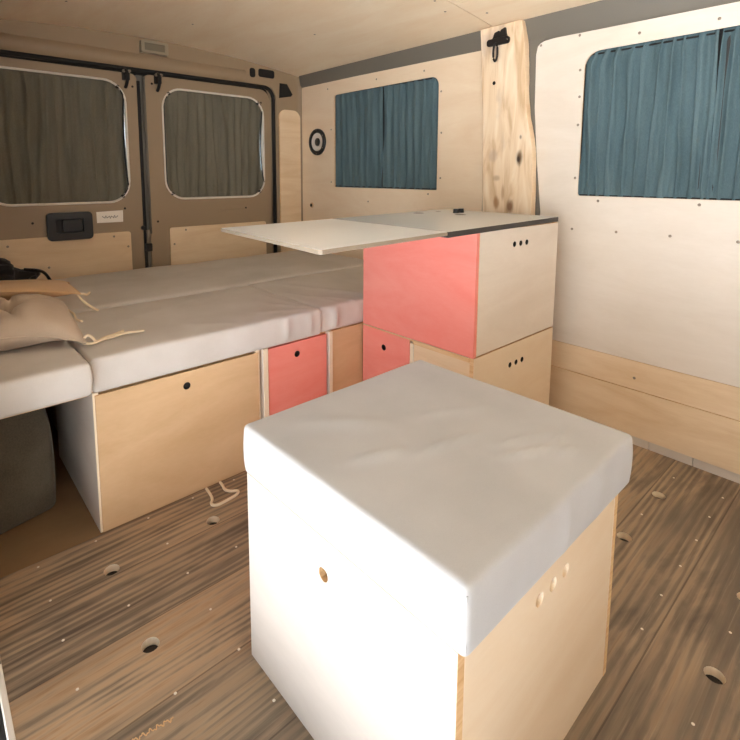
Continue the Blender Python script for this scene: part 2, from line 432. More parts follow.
# outer van side behind the panels, with openings for the panes
obj('wall_right.004', plate(B(), 'x', XW + .04, .02, [(YF - .05, -.06), (2.75, -.06), (2.75, 1.66), (YF - .05, 1.66)], [rrect(1.46, 2.28, .83, 1.43, .06), rrect(-.66, .87, .82, 1.42, .06)], (0, 0, 0)), 'paint_grey', kind='structure')
def window(n, axis, at, hole, trimr, mat_trim, glass_at, grow=.03):
    U, V, N = FR[axis]
    w = obj('window_%d' % n, tube(B(), [U * u + V * v + N * at for u, v in hole], trimr, 8, True), mat_trim, kind='structure', smooth=True)
    cu = sum(u for u, v in hole) / len(hole); cv = sum(v for u, v in hole) / len(hole)
    big = [(cu + (u - cu) * (1 + grow), cv + (v - cv) * (1 + grow)) for u, v in hole]
    obj('pane', plate(B(), axis, glass_at, .004, big, [], (0, 0, 0)), 'glass', w)
    return w
window(1, 'x', XW + .003, winS, .002, 'ply_wall_rear', XW + .034, .06)
window(2, 'x', XW + .003, winB, .002, 'ply_wall', XW + .034, .04)
for o_, y_, z0_, z1_ in ((bpy.data.objects['window_1'], 1.862, .86, 1.40), (bpy.data.objects['window_2'], .436, .85, 1.39)):
    obj('pane_divider', box(B(), XW + .025, XW + .033, y_ - .030, y_ + .030, z0_, z1_), 'black', o_)
# wall screws
for (y, z) in [(.857, 1.44), (1.004, 1.432), (.849, 1.318), (.846, 1.224), (.846, 1.124), (.846, .932), (.759, .851), (.452, .851), (.847, .743), (.691, .745), (.525, .746), (.346, .745), (.441, 1.405), (.659, 1.408), (.60, .24), (.35, .16), (.45, .1)]:
    obj('wall_screw', disc(B(), 'x', (XW + .0005, y, z), .0052, -.0016, 10), 'screw', wf, smooth=True)
for (y, z) in [(1.581, 1.425), (1.478, 1.319), (1.472, 1.134), (1.472, .928), (1.543, .852), (1.957, .80), (2.30, 1.43), (1.9, 1.43), (2.27, .90), (2.27, 1.20)]:
    obj('wall_screw', disc(B(), 'x', (XW + .0005, y, z), .0052, -.0016, 10), 'screw', wr, smooth=True)
bs = B()
for k in range(18):
    box(bs, XW + .002, XW + .02, YF + .13 * k + .001, YF + .13 * (k + 1) - .0008, -.002, .030)
obj('baseboard_right', bs, 'strip', kind='structure', bevel=.0012)
# steel roof rail above the panels and pillar behind the wooden board
rl = B()
for y0, y1, zb0, zb1 in ((1.10, 2.555, 1.455, 1.469), (YF, 1.10, 1.415, 1.452)):
    n = 20
    for k in range(n):
        ya, yb = y0 + (y1 - y0) * k / n, y0 + (y1 - y0) * (k + 1) / n
        za, zb = zb0 + (zb1 - zb0) * k / n, zb0 + (zb1 - zb0) * (k + 1) / n
        v = [rl.verts.new(p) for p in ((1.850, ya, za), (1.850, yb, zb), (1.838, ya, za + .012), (1.838, yb, zb + .012), (1.826, ya, 1.545), (1.826, yb, 1.545), (1.90, ya, 1.56), (1.90, yb, 1.56), (1.9, ya, za), (1.9, yb, zb))]
        for q in ((0, 1, 3, 2), (2, 3, 5, 4), (4, 5, 7, 6), (0, 8, 9, 1)): rl.faces.new([v[i] for i in q])
bmesh.ops.remove_doubles(rl, verts=rl.verts[:], dist=.0005)
obj('trim_2', rl, 'paint_grey', kind='structure', smooth=40)
pl = plate(B(), 'x', XW - .003, .03, [(1.24, .0), (1.24, 1.54), (.985, 1.54), (.985, 1.45), (1.0, 1.445), (1.016, 1.43), (1.022, 1.40), (1.018, 1.2), (1.0, 1.0), (.975, .8), (.972, .0)], [], (0, 0, 0))
obj('trim_3', pl, 'paint_grey', kind='structure')

# waney-edged board on the pillar
zs = [.02, .3, .6, .80, .87, .98, 1.06, 1.11, 1.164, 1.24, 1.32, 1.447, 1.533]
yr = [.99, .985, .99, .992, .993, .996, 1.003, 1.013, 1.026, 1.037, 1.042, 1.050, 1.066]
ylf = [1.205, 1.20, 1.21, 1.214, 1.217, 1.221, 1.222, 1.223, 1.224, 1.231, 1.238, 1.244, 1.251]
ptsR = spline([(0, a, b) for a, b in zip(yr, zs)], 5); ptsL = spline([(0, a, b) for a, b in zip(ylf, zs)], 5)
out = [(p.y + .0018 * nz(p.z * 25, 1.3), p.z) for p in ptsR] + [(p.y + .0012 * nz(p.z * 30, 7.3), p.z) for p in reversed(ptsL)]
board = obj('waney_edge_board', plate(B(), 'x', 1.806, .034, out, [circ(1.178, 1.311, .0065, 12)], (0, 1, 2)), [slab_mat(), 'ply', 'dark'], bevel=.003)
tag(board, 'tall knotty wooden board with a wavy edge fixed upright between the two side windows', 'wooden board')
hk = B()
plate(hk, 'x', 1.796, .0095, rrect(1.112, 1.212, 1.455, 1.482, .010, 5), [circ(1.122, 1.470, .004, 8)])
plate(hk, 'x', 1.794, .0115, [(1.122, 1.482), (1.185, 1.482), (1.176, 1.503), (1.158, 1.508), (1.153, 1.498), (1.147, 1.510), (1.130, 1.516), (1.127, 1.495)])
hkp = obj('hook', hk, 'iron', board, bevel=.002, label='black iron hook plate')
obj('hook_loop', tube(B(), [(1.789 - .004, 1.163 + .0095 * math.cos(a), 1.425 + .034 * math.sin(a)) for a in [2 * PI * k / 24 for k in range(24)]], .0042, 8, True), 'iron', hkp, smooth=True)

# round speaker and grommet on the rear bay
sp = thing('wall_speaker', 'round black-rimmed speaker on the plywood wall left of the small blue curtains', 'speaker', (XW - .0005, 2.394, 1.135))
def lathe_x(prof, n=36, sgn=-1):
    bm = B(); rings = [[bm.verts.new((sgn * h, r * math.cos(2 * PI * k / n), r * math.sin(2 * PI * k / n))) for k in range(n)] for r, h in prof]
    for a, b in zip(rings, rings[1:]):
        for k in range(n): bm.faces.new((a[k], a[(k + 1) % n], b[(k + 1) % n], b[k]))
    bm.faces.new(rings[-1]); bm.faces.new(rings[0][::-1]); return bm
obj('rim', lathe_x([(.078, 0), (.078, .008), (.074, .013), (.062, .014), (.054, .009), (.053, .0005)]), 'black', sp, smooth=35)
obj('cone', lathe_x([(.0525, .0004), (.0525, .008), (.043, .006), (.022, .002), (.020, .001)]), 'spk_white', sp, smooth=35)
obj('dust_cap', lathe_x([(.024, .002), (.0235, .006), (.018, .010), (.008, .012), (.002, .0125)]), 'black', sp, smooth=True)
for k in range(6):
    a = PI / 6 + k * PI / 3
    obj('rim_screw', disc(B(), 'x', (-.0135, .070 * math.cos(a), .070 * math.sin(a)), .0035, -.0015, 8), 'screw', sp)
gm = thing('wall_grommet', 'small brown round knob low on the plywood wall beneath the speaker', 'knob', (XW - .0005, 2.455, .757))
obj('collar', lathe_x([(.017, 0), (.017, .004), (.014, .006)], 20), 'ply_tan', gm, smooth=35)
obj('core', lathe_x([(.010, .0055), (.010, .010), (.006, .012)], 16), 'dark', gm, smooth=35)

# ------------------------------------------------------------------ rear doors and frame
dl, dm, dr = XL + .05, .882, 1.648
winL = rrect(.229, .822, .808, 1.389, .10, 8)
winR = rrect(1.004, 1.597, .815, 1.382, .10, 8)
def relief(bm_axis_at): pass
d1 = obj('door_1', plate(B(), 'y', YD, .03, rrect(dl, dm, .04, 1.432, .03, 5), [winL], (0, 0, 0)), 'paint', kind='structure', bevel=.006)
d2 = obj('door_2', plate(B(), 'y', YD, .03, rrect(.915, dr, .04, 1.437, .03, 5, (.07, .03, .03, .03)), [winR], (0, 0, 0)), 'paint', kind='structure', bevel=.006)
# pressed ridges around the window and along the waist
for d, w in ((d1, (.15, .86, .745, 1.425)), (d2, (.935, 1.635, .745, 1.425))): pass
window(3, 'y', YD - .003, winL, .0055, 'trimwhite', YD + .034, .03)
window(4, 'y', YD - .003, winR, .0055, 'trimwhite', YD + .034, .03)
obj('lining_panel', plate(B(), 'y', YD - .007, .0065, rrect(.02, .815, .30, .660, .012, 4), [], (0, 1, 1)), ['ply', 'ply_edge'], d1, label='pale plywood lining panel')
obj('lining_panel', plate(B(), 'y', YD - .007, .0065, rrect(1.013, 1.60, .30, .664, .012, 4), [], (0, 1, 1)), ['ply', 'ply_edge'], d2, label='pale plywood lining panel')
for d, ps in ((d1, [(.735, .640), (.80, .585), (.30, .63), (.45, .52), (.10, .63)]), (d2, [(1.10, .647), (1.035, .575), (1.45, .64), (1.575, .58)])):
    for (x, z) in ps: obj('lining_screw', disc(B(), 'y', (x, YD - .0068, z), .0055, -.002, 10), 'screw', d)
for d, ps in ((d1, [(.40, .725), (.86, 1.37), (.795, .775)]), (d2, [(.955, 1.395), (.955, .70), (1.47, .75), (1.585, 1.36)])):
    for (x, z) in ps: obj('door_hole', disc(B(), 'y', (x, YD + .001, z), .006, -.0022, 10), 'dark', d)
obj('crease', tube(B(), [(1.30, YD + .001, .742), (1.38, YD + .001, .746), (1.47, YD + .001, .744)], .003, 6), 'paint', d2)
# inside handle
hd = obj('door_handle', plate(B(), 'y', YD - .022, .0225, rrect(.452, .640, .640, .768, .018, 6), [rrect(.485, .600, .675, .738, .008, 4)], (0, 0, 0)), 'black', d1, bevel=.006)
obj('handle_recess', box(B(), .483, .602, YD - .006, YD - .0005, .673, .740), 'rubber', hd)
obj('handle_lever', plate(B(), 'y', YD - .026, .018, rrect(.515, .594, .680, .733, .008, 4), [], (0, 0, 0)), 'black', hd, bevel=.004)
stk = tag(obj('sticker', plate(B(), 'y', YD - .0012, .0011, [(.664, .710), (.783, .709), (.785, .767), (.663, .763)]), 'sticker'), 'small white sticker with faint grey scrawl beside the black door handle', 'sticker')
obj('lettering', tube(B(), [(.688 + .072 * t, YD - .0014, .736 + .004 * math.sin(t * 34) + .0035 * math.sin(t * 57 + 1)) for t in [i / 50 for i in range(51)]], .0013, 5), 'ink', stk)
# top catches and the lock rod between the doors
for d, x in ((d1, .828), (d2, .982)):
    k = obj('door_catch', plate(B(), 'y', YD - .020, .0195, rrect(x - .016, x + .016, 1.395, 1.436, .005, 3)), 'iron', d, bevel=.002)
    obj('catch_hook', tube(B(), spline([(x - .012, YD - .02, 1.444), (x - .002, YD - .035, 1.432), (x, YD - .032, 1.40), (x - .003, YD - .022, 1.372), (x - .003, YD - .008, 1.362)]), .008, 8), 'iron', k, smooth=True)
    for s in (-1, 1): obj('catch_pin', disc(B(), 'y', (x + .012 * s, YD - .0195, 1.437), .008, -.014, 10), 'screw', k, smooth=40)
obj('wall_back.001', plate(B(), 'y', YD + .045, .02, [(XL - .08, -.06), (1.95, -.06), (1.95, 1.66), (XL - .08, 1.66)], [rrect(.20, .85, .78, 1.42, .1), rrect(.975, 1.625, .785, 1.41, .1)], (0, 0, 0)), 'rubber', kind='structure')
ms = B(); box(ms, .8825, .9145, YD + .010, YD + .03, .05, 1.43)
obj('trim_4', ms, 'paint_grey', kind='structure')
obj('door_seal', tube(B(), [(.888, YD + .004, z) for z in [.3 + .05 * i for i in range(23)]], .010, 8), 'rubber', d1, smooth=True)
rod = obj('lock_rod', tube(B(), [(.915, YD - .002, .64), (.915, YD - .002, 1.0), (.913, YD - .002, 1.42)], .0075, 8), 'paint_grey', d2, smooth=True)
lk = B(); box(lk, .882, .915, YD - .022, YD + .002, .552, .592); obj('lock_block', lk, 'black', d2, bevel=.004)
obj('lock_pin', tube(B(), [(.900, YD - .004, .585), (.902, YD - .006, .64), (.90, YD - .004, .66)], .010, 8), 'screw', d2, smooth=True)
obj('lock_striker', disc(B(), 'y', (.878, YD - .0005, .672), .012, -.012, 10), 'black', d1, smooth=40)
# black rubber seal round the opening
def arc(c, r, a0, a1, n=6): return [(c[0] + r * math.cos(a0 + (a1 - a0) * i / n), c[1] + r * math.sin(a0 + (a1 - a0) * i / n)) for i in range(n + 1)]
sl = [(XL + .03, .3)] + arc((XL + .09, 1.39), .06, PI, PI / 2) + arc((1.595, 1.385), .065, PI / 2, 0) + [(1.66, .35)]
obj('trim_5', tube(B(), [(u, YD - .014, v) for u, v in sl], .0115, 10), 'rubber', kind='structure', smooth=True)
# rear header and corner pillars (one steel frame around the doors)
top = [(x, zc(x) + .012) for x in [1.90 - .1 * i for i in range(21)]]
outer = [(XL - .04, 0), ] + [(XL + .018, .0), (XL + .018, 1.40), (XL + .075, 1.456)] + [(1.605, 1.458), (1.648, 1.445), (1.672, 1.40), (1.675, .0), (1.90, 0)] + top[:-1] + [(XL - .04, zc(XL))]
hdr = obj('wall_back', plate(B(), 'y', 2.575, .10, outer, [], (0, 0, 0)), 'paint', kind='structure', bevel=.006)
rg = B()
for k in range(24):
    xa, xb = XL + .04 + (1.47 - XL - .04) * k / 24, XL + .04 + (1.47 - XL - .04) * (k + 1) / 24
    v = [rg.verts.new(p) for x in (xa, xb) for p in ((x, 2.576, 1.462), (x, 2.560, 1.475), (x, 2.558, 1.505), (x, 2.576, 1.527))]
    for q in range(3): rg.faces.new((v[q], v[q + 1], v[q + 5], v[q + 4]))
bmesh.ops.remove_doubles(rg, verts=rg.verts[:], dist=.0005)
obj('trim_6', rg, 'paint', kind='structure', smooth=50)
for outl in ([rrect(1.500, 1.536, 1.493, 1.545, .014, 5)], [rrect(1.556, 1.664, 1.502, 1.548, .014, 5)], [[(1.695, 1.395), (1.780, 1.412), (1.792, 1.425), (1.752, 1.482), (1.700, 1.482)]]):
    obj('frame_opening', plate(B(), 'y', 2.5735, .003, outl[0]), 'rubber', hdr)
dpp = obj('corner_panel', plate(B(), 'y', 2.566, .0085, rrect(1.690, 1.842, .05, 1.330, .05, 8, (.05, .045, .01, .01)), [], (0, 1, 1)), ['ply', 'ply_edge'], hdr, bevel=.002, label='tall pale plywood corner panel with rounded top')
# corner fillet between rear pillar and right wall
cf = B()
for k in range(10):
    a0, a1 = PI / 2 * k / 10, PI / 2 * (k + 1) / 10
    r = .03
    for (za, zb) in ((0, 1.54),):
        cxx, cyy = 1.842 - r + .012, 2.576 - r
        p = [(cxx + r * math.cos(a), cyy + r * math.sin(a)) for a in (a0, a1)]
        cf.faces.new([cf.verts.new(q) for q in ((*p[0], za), (*p[1], za), (*p[1], zb), (*p[0], zb))])
bmesh.ops.remove_doubles(cf, verts=cf.verts[:], dist=.0005)
obj('trim_7', cf, 'paint', kind='structure', smooth=True)
# dome lamp
dmn = thing('dome_light', 'small grey interior lamp set in the header above the rear doors', 'lamp', (.958, 2.5585, 1.560), 0)
obj('housing', plate(B(), 'y', -.016, .031, rrect(-.066, .066, -.029, .029, .006, 4), [rrect(-.050, .050, -.017, .019, .004, 4)], (0, 0, 0)), 'lampframe', dmn, bevel=.004)
obj('lens', box(B(), -.052, .052, -.010, .012, -.019, .021), 'lens', dmn, bevel=.002)

# ------------------------------------------------------------------ ceiling, left wall, front bulkhead
ce = B(); nxs = 28
def ceil_strip(bm, x0, x1, y0, y1, n, dz=0):
    prev = None
    for k in range(n + 1):
        x = x0 + (x1 - x0) * k / n
        row = [bm.verts.new((x, y, zc(x) + dz + t)) for y in (y0, y1) for t in (0, .012)]
        if prev:
            a, b = prev, row
            bm.faces.new((a[0], b[0], b[2], a[2])); bm.faces.new((a[1], a[3], b[3], b[1]))
            bm.faces.new((a[0], a[1], b[1], b[0])); bm.faces.new((a[2], b[2], b[3], a[3]))
        else: bm.faces.new((row[0], row[2], row[3], row[1]))
        prev = row
    bm.faces.new((prev[0], prev[1], prev[3], prev[2]))
ceil_strip(ce, XL - .02, 1.86, 1.205, 2.60, 24)
cl = obj('ceiling', ce, 'ply_ceil', kind='structure', smooth=30)
ce = B(); ceil_strip(ce, XL - .02, 1.571, YF, 1.2015, 20); obj('ceiling.001', ce, 'ply_ceil', kind='structure', smooth=30)
ce = B(); ceil_strip(ce, 1.574, 1.86, YF, 1.2015, 5); obj('ceiling.002', ce, 'ply_ceil', kind='structure', smooth=30)
for (x, y) in [(1.60, 1.27), (1.50, 1.24), (1.0, 2.2), (.5, 2.2), (1.45, 1.9), (1.1, 1.5), (1.70, 1.15)]:
    obj('ceiling_screw', disc(B(), 'z', (x, y, zc(x) + .0005), .005, -.0018, 10), 'screw', cl)
rf = B(); box(rf, XL - .08, 1.95, YF - .05, 2.75, 1.64, 1.66); obj('ceiling.003', rf, 'van_out', kind='structure')
OPEN0, OPEN1 = -.55, 1.085      # sliding-door opening on the left
lw = B(); box(lw, XL - .08, XL, OPEN1, 2.75, -.06, 1.64); box(lw, XL - .08, XL, YF, OPEN0, -.3, 1.64)
box(lw, XL - .08, XL, OPEN0, OPEN1, 1.53, 1.64)
obj('shade_pillar', box(B(), XL + .0005, .042, OPEN1 + .012, OPEN1 + .11, 0.0005, 1.53), 'paint', kind='structure')  # unseen pillar added to shade the left cushion and floor
obj('wall_left', lw, 'paint', kind='structure')
obj('wall_front', plate(B(), 'y', YF - .05, .05, [(XL - .08, -.3), (1.95, -.3), (1.95, 1.64), (XL - .08, 1.64)], [rrect(.35, 1.45, .80, 1.26, .12)], (0, 0, 0)), 'ply_ceil', kind='structure')

# ------------------------------------------------------------------ curtains
def curtain(name, axis, at, u0f, u1f, v0, v1, mat, npleat, seed, amp=.010, nu=None, nv=36, parent=None, clip=None, gather=.0035, vtop=None):
    """gathered cloth; u0f/u1f give the edge positions at height v, v0/v1 bottom and top"""
    U, V, N = FR[axis]; bm = B(); rows = []
    nu = nu or npleat * 9
    for j in range(nv + 1):
        t = j / nv
        row = []
        for i in range(nu + 1):
            s = i / nu
            v = v0 + (v1 - v0) * t
            u0, u1 = u0f(v), u1f(v)
            ph = s * npleat + .55 * nz(s * npleat * .5, t * .8 + seed, seed) + .25 * nz(s * 30, t * 2.0, seed)
            a = amp * (.55 + .75 * abs(nz(s * npleat * .37 + seed, 2.0, t * .7)))
            pin = min(1, min(t, 1 - t) * 9 + .30)
            w = math.sin(2 * PI * ph) * a * pin + .4 * a * math.sin(2 * PI * ph * 2.3 + 3 * nz(s * 9, seed, t * 1.5)) * pin
            w += .35 * a * nz(s * npleat * 3, t * 4, seed + 5)
            du = .0035 * math.sin(2 * PI * ph + 1.2) * pin
            vv = v + (gather * .35 * math.sin(2 * PI * ph * 1.0 + 1) * (1 - t) ** 10 + gather * .4 * math.sin(2 * PI * ph + 2) * t ** 10)
            uq = u0 + (u1 - u0) * s + du * (0 < i < nu)
            if clip: uq = min(max(clip[0] + (clip[1] - clip[0]) * s + du * (0 < i < nu), u0), u1)
            row.append(bm.verts.new(U * uq + V * vv + N * (at - w)))
        rows.append(row)
    for j in range(nv):
        for i in range(nu): bm.faces.new((rows[j][i], rows[j][i + 1], rows[j + 1][i + 1], rows[j + 1][i]))
    o = obj(name, bm, mat, parent, smooth=True)
    sd = o.modifiers.new('thick', 'SOLIDIFY'); sd.thickness = .0016; sd.offset = 0
    return o
K = lambda c: (lambda v: c)
cur = []
def curtain_thing(label, group, axis, at, u0f, u1f, v0, v1, mat, npleat, seed, amp, cords):
    root = thing('curtain', label, 'curtain', (0, 0, 0), 0, group)
    curtain('cloth', axis, at, u0f, u1f, v0, v1, mat, npleat, seed, amp, parent=root)
    U, V, N = FR[axis]
    for (pa, pb, r) in cords:
        obj('cord', tube(B(), [U * p[0] + V * p[1] + N * (at + p[2]) for p in spline([(pa[0], pa[1], 0), ((pa[0] + pb[0]) / 2, (pa[1] + pb[1]) / 2 - .001, 0), (pb[0], pb[1], 0)], 8)], r, 6), 'rubber', root, smooth=True)
    return root
G1 = 'blue curtains on the side wall'
curtain_thing('teal gathered curtain covering the left half of the small side window', G1, 'x', XW + .0115, K(1.866), lambda v: 2.252 + .022 * (v - .87) / .52, .864, 1.398, 'teal', 8, 1.7, .0085, [((1.868, 1.392), (2.262, 1.396), .003), ((1.868, .878), (2.246, .878), .003)])
curtain_thing('teal gathered curtain covering the right half of the small side window', G1, 'x', XW + .0115, lambda v: 1.485, K(1.857), .864, 1.396, 'teal', 8, 4.1, .0085, [((1.487, 1.386), (1.855, 1.392), .003), ((1.487, .876), (1.855, .878), .003)])
curtain_thing('long blue gathered curtain across the big side window above the stool', G1, 'x', XW + .0150, lambda v: .434 + .006 * max(0, (v - .87) / .5) ** 3, lambda v: .842 if v < 1.33 else .842 - (v - 1.33) * .35, .862, 1.384, 'teal', 10, 8.3, .0150, [((.44, 1.368), (.83, 1.368), .003), ((.44, .870), (.842, .870), .003), ((.838, .88), (.838, 1.34), .004)])
curtain_thing('second blue curtain panel cut by the right edge of the view', G1, 'x', XW + .0150, K(-.62), lambda v: .437 - .006 * max(0, (v - .87) / .5) ** 3, .862, 1.384, 'teal', 24, 12.9, .0150, [((-.62, 1.368), (.43, 1.368), .003), ((-.62, .870), (.43, .870), .003)])
def rr_edge(u0, u1, v0, v1, r, side):
    def f(v):
        d = 0
        for vb, s in ((v0 + r, 1), (v1 - r, -1)):
            q = (vb - v) * s
            if q > 0: d = r - math.sqrt(max(0, r * r - min(q, r) ** 2))
        return u0 + d if side < 0 else u1 - d
    return f
G2 = 'olive grey curtains on the rear doors'
def rear(label, w, seed, npl, sag):
    u0, u1, v0, v1 = w
    f0 = rr_edge(u0, u1, v0, v1, .10, -1); g1 = rr_edge(u0, u1, v0, v1, .10, 1)
    f1 = lambda v: g1(v) - sag * math.sin(PI * min(1, max(0, (v - .90) / .42))) ** .5
    root = thing('curtain', label, 'curtain', (0, 0, 0), 0, G2)
    curtain('cloth', 'y', YD + .014, f0, f1, v0, v1, 'olive', npl, seed, .0115, parent=root, clip=(u0, u1))
    for s, f in ((-1, f0), (1, f1)):
        ex = u0 if s < 0 else u1
        pts = [(f(v) - s * (.007 if s < 0 or sag < .02 else .003), YD - .004, v) for v in [v0 + .02 + (v1 - v0 - .04) * i / 24 for i in range(25)]]
        obj('cord', tube(B(), pts, .0042, 6), 'rubber', root, smooth=True)
        obj('cord_end', disc(B(), 'y', (f(v1 - .03) - s * .008, YD + .004, v1 - .03), .009, -.012, 10), 'rubber', root)
        obj('cord_end', disc(B(), 'y', (f(v0 + .03) - s * .008, YD + .004, v0 + .03), .009, -.012, 10), 'rubber', root)
rear('olive grey gathered curtain in the left rear door above the black handle', (.226, .825, .805, 1.392), 21.3, 11, .012)
rear('olive grey gathered curtain in the right rear door above the table leaf', (1.001, 1.600, .812, 1.385), 33.7, 11, .022)

# ------------------------------------------------------------------ box furniture
T = .015
def panel(bm, axis, at, t, u0, u1, v0, v1, holes=()):
    return plate(bm, axis, at, t, [(u0, v0), (u1, v0), (u1, v1), (u0, v1)], holes, (0, 1, 2))
def holes3(u, v, du, r=.0105, dv=0.0): return [circ(u + du * k, v + dv * k, r, 18) for k in (-1, 0, 1)]

# free-standing stool
s = thing('storage_stool', 'pale plywood cube stool standing free on the floor boards under a grey cushion', 'stool', (.4402, .3089, 0), .0086)
W_, D_, H_ = .4867, .4822, .3852
obj('left_panel', panel(B(), 'x', 0, T, 0, D_, 0, H_, [circ(.253, .322, .011, 20)]), ['stool_ply', 'ply_edge', 'ply_edge'], s, bevel=.0012)
obj('right_panel', panel(B(), 'x', W_ - T, T, 0, D_, 0, H_), ['cream', 'ply_edge', 'ply_edge'], s, bevel=.0012)
obj('front_panel', panel(B(), 'y', .0005, T, T, W_ - T, 0, H_, holes3(.242, .330, .041)), ['tan_cream', 'ply_edge', 'cream_edge'], s, bevel=.0012)
obj('back_panel', panel(B(), 'y', D_ - T, T, T, W_ - T, 0, H_), ['cream', 'ply_edge', 'ply_edge'], s, bevel=.0012)
obj('bottom_panel', panel(B(), 'z', .002, T, T, W_ - T, T, D_ - T), ['ply', 'ply_edge'], s)
for zc_, y_ in ((.330, T),): 
    obj('hole_backing', box(B(), .18, .31, T + .001, T + .006, .30, .36), 'cream', s)
cw = [((.30, .52), (.56, .30)), ((.66, .37), (.80, .30)), ((.60, .33), (.70, .27)), ((.48, .36), (.60, .33)), ((.70, .55), (.52, .70)), ((.78, .36), (.86, .34))]
def stool_wr(x, y):
    h = 0
    for (a, b), amp, wd in (( ((.33, .05), (.43, .075)), .003, .006), (((.24, .105), (.36, .055)), .0035, .007), (((.27, .13), (.40, .085)), .003, .006), (((.14, .20), (.30, .17)), .003, .011), (((.07, .42), (.20, .30)), .003, .02), (((.05, .26), (.16, .22)), .003, .012), (((.25, .28), (.40, .22)), .0025, .014), (((.31, .045), (.38, .035)), .004, .007)):
        d, t = seg_d(x, y, a, b); h += 2.2 * amp * math.exp(-(d / wd) ** 2) * math.sin(PI * min(1, max(0, t)) * .9 + .15)
    return h - .0015
cu = obj('seat_cushion', cushion_bm(-.004, W_ + .013, -.013, D_ + .002, 0, .0975, r=.009, step=.008, wr=stool_wr, seed=3.3, belly=.003, fold=.012, foldfreq=26), 'cushion', smooth=True, loc=(.4402, .3089, H_ + .0008))
cu.rotation_euler = (0, 0, .0086)
tag(cu, 'square light grey foam cushion lying on top of the free-standing cube stool', 'cushion')
obj('seam', tube(B(), [(-.0030, -.0118, .012 + .008 * i) for i in range(10)], .0016, 6), 'cushion', cu, smooth=True)

# lower cabinet cube beside the bed
cX, cY, cR, cB = 1.2457, .8511, 1.7453, YB
def lower_cabinet():
    s = thing('base_cabinet', 'lower plywood cube cabinet under the big coral cube, with a small coral drawer', 'cabinet', (cX, cY, 0))
    w, d, h = cR - cX, cB - cY - .001, .385
    obj('front_panel', panel(B(), 'y', 0, T, .003, w, 0, h, holes3(.2495, .314, .038, .009)), ['tan_cream', 'ply_edge', 'dark'], s, bevel=.0012)
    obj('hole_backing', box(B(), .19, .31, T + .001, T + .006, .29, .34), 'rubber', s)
    obj('side_panel', panel(B(), 'x', w - T, T, T, d, 0, h), ['tan_cream', 'ply_edge', 'dark'], s, bevel=.0012)
    obj('side_panel', panel(B(), 'x', .004, T, T, .243, 0, h - T), ['ply', 'ply_edge', 'dark'], s, bevel=.0012)
    obj('divider', panel(B(), 'y', .243, .014, .0, w - T, 0, h - .003), ['cream', 'cream_edge', 'dark'], s, bevel=.0012)
    obj('top_panel', panel(B(), 'z', h - T, T, .0, w - T, T, d), ['tan_cream', 'ply_edge', 'dark'], s, bevel=.0012)
    obj('back_panel', panel(B(), 'y', d - T, T, T, w - T, 0, h - T), ['tan_cream', 'ply_edge', 'dark'], s)
    dr_ = obj('drawer', panel(B(), 'x', -.002, T, .2585, d - .001, .006, h - .004, [circ(.381, .322, .0105, 18)]), ['coral', 'coral', 'dark'], s, bevel=.0012, label='small coral drawer front')
    obj('drawer_box', box(B(), T + .001, w - .05, .265, d - T - .006, .012, h - .03), 'dark', dr_)
lower_cabinet()
def upper_cabinet():
    s = thing('wall_cube_cabinet', 'big coral-sided cube cabinet stacked on the base cabinet under the grey worktop', 'cabinet', (cX, cY, .3865))
    w, d, h = cR - cX, cB - cY + .0, .387
    obj('coral_panel', panel(B(), 'x', 0, T, .001, d, 0, h, [circ(.278, .360, .0105, 18)]), ['coral', 'coral', 'dark'], s, bevel=.0012, label='coral side panel')
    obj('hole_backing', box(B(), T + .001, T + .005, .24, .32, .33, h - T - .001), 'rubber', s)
    obj('front_panel', panel(B(), 'y', 0, T, T, w, .003, h, holes3(.2475, .334, .038, .009)), ['cream', 'ply_edge', 'dark'], s, bevel=.0012)
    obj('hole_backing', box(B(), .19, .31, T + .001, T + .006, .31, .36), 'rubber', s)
    obj('side_panel', panel(B(), 'x', w - T, T, T, d, 0, h), ['cream', 'ply_edge', 'dark'], s, bevel=.0012)
    obj('back_panel', panel(B(), 'y', d - T, T, T, w - T, 0, h), ['ply', 'ply_edge', 'dark'], s)
    obj('bottom_panel', panel(B(), 'z', .002, T, T, w - T, T, d - T), ['ply', 'ply_edge', 'dark'], s)
upper_cabinet()
# worktop with pull-out leaf
wt = thing('worktop', 'pale grey worktop on the coral cabinet with a white leaf reaching over the bed', 'worktop', (cX, cY, .7757))
obj('main_board', plate(B(), 'z', 0, .0165, [(-.180, -.032), (.514, .008), (.519, .013), (.530, .535), (.524, .541), (-.158, .482)], [], (0, 1, 1)), ['lam_grey', 'lam_edge'], wt, bevel=.001)
lf = plate(B(), 'z', .0065, .010, [(-.636, -.060), (-.630, -.065), (-.182, -.032), (-.160, .482), (-.588, .452), (-.593, .446)], [], (0, 1, 1))
obj('leaf', lf, ['lam_white', 'leaf_edge'], wt, bevel=.001, label='white fold-out leaf')
for (x, y) in ((.262, .455), (.325, .300)):
    obj('finger_slot', disc(B(), 'z', (x, y, .0165), .022, .0006, 14), 'rubber', wt)
ct = B()
for dx in (-.016, .016): disc(ct, 'z', (.400 + dx, .365, .0165), .013, .016, 12)
box(ct, .384, .416, .359, .371, .0165, .024)
obj('catch', ct, 'black', wt, smooth=35, label='small black catch')
obj('finger_slot', disc(B(), 'z', (.385, .455, .0165), .012, .0006, 14), 'lam_edge', wt)

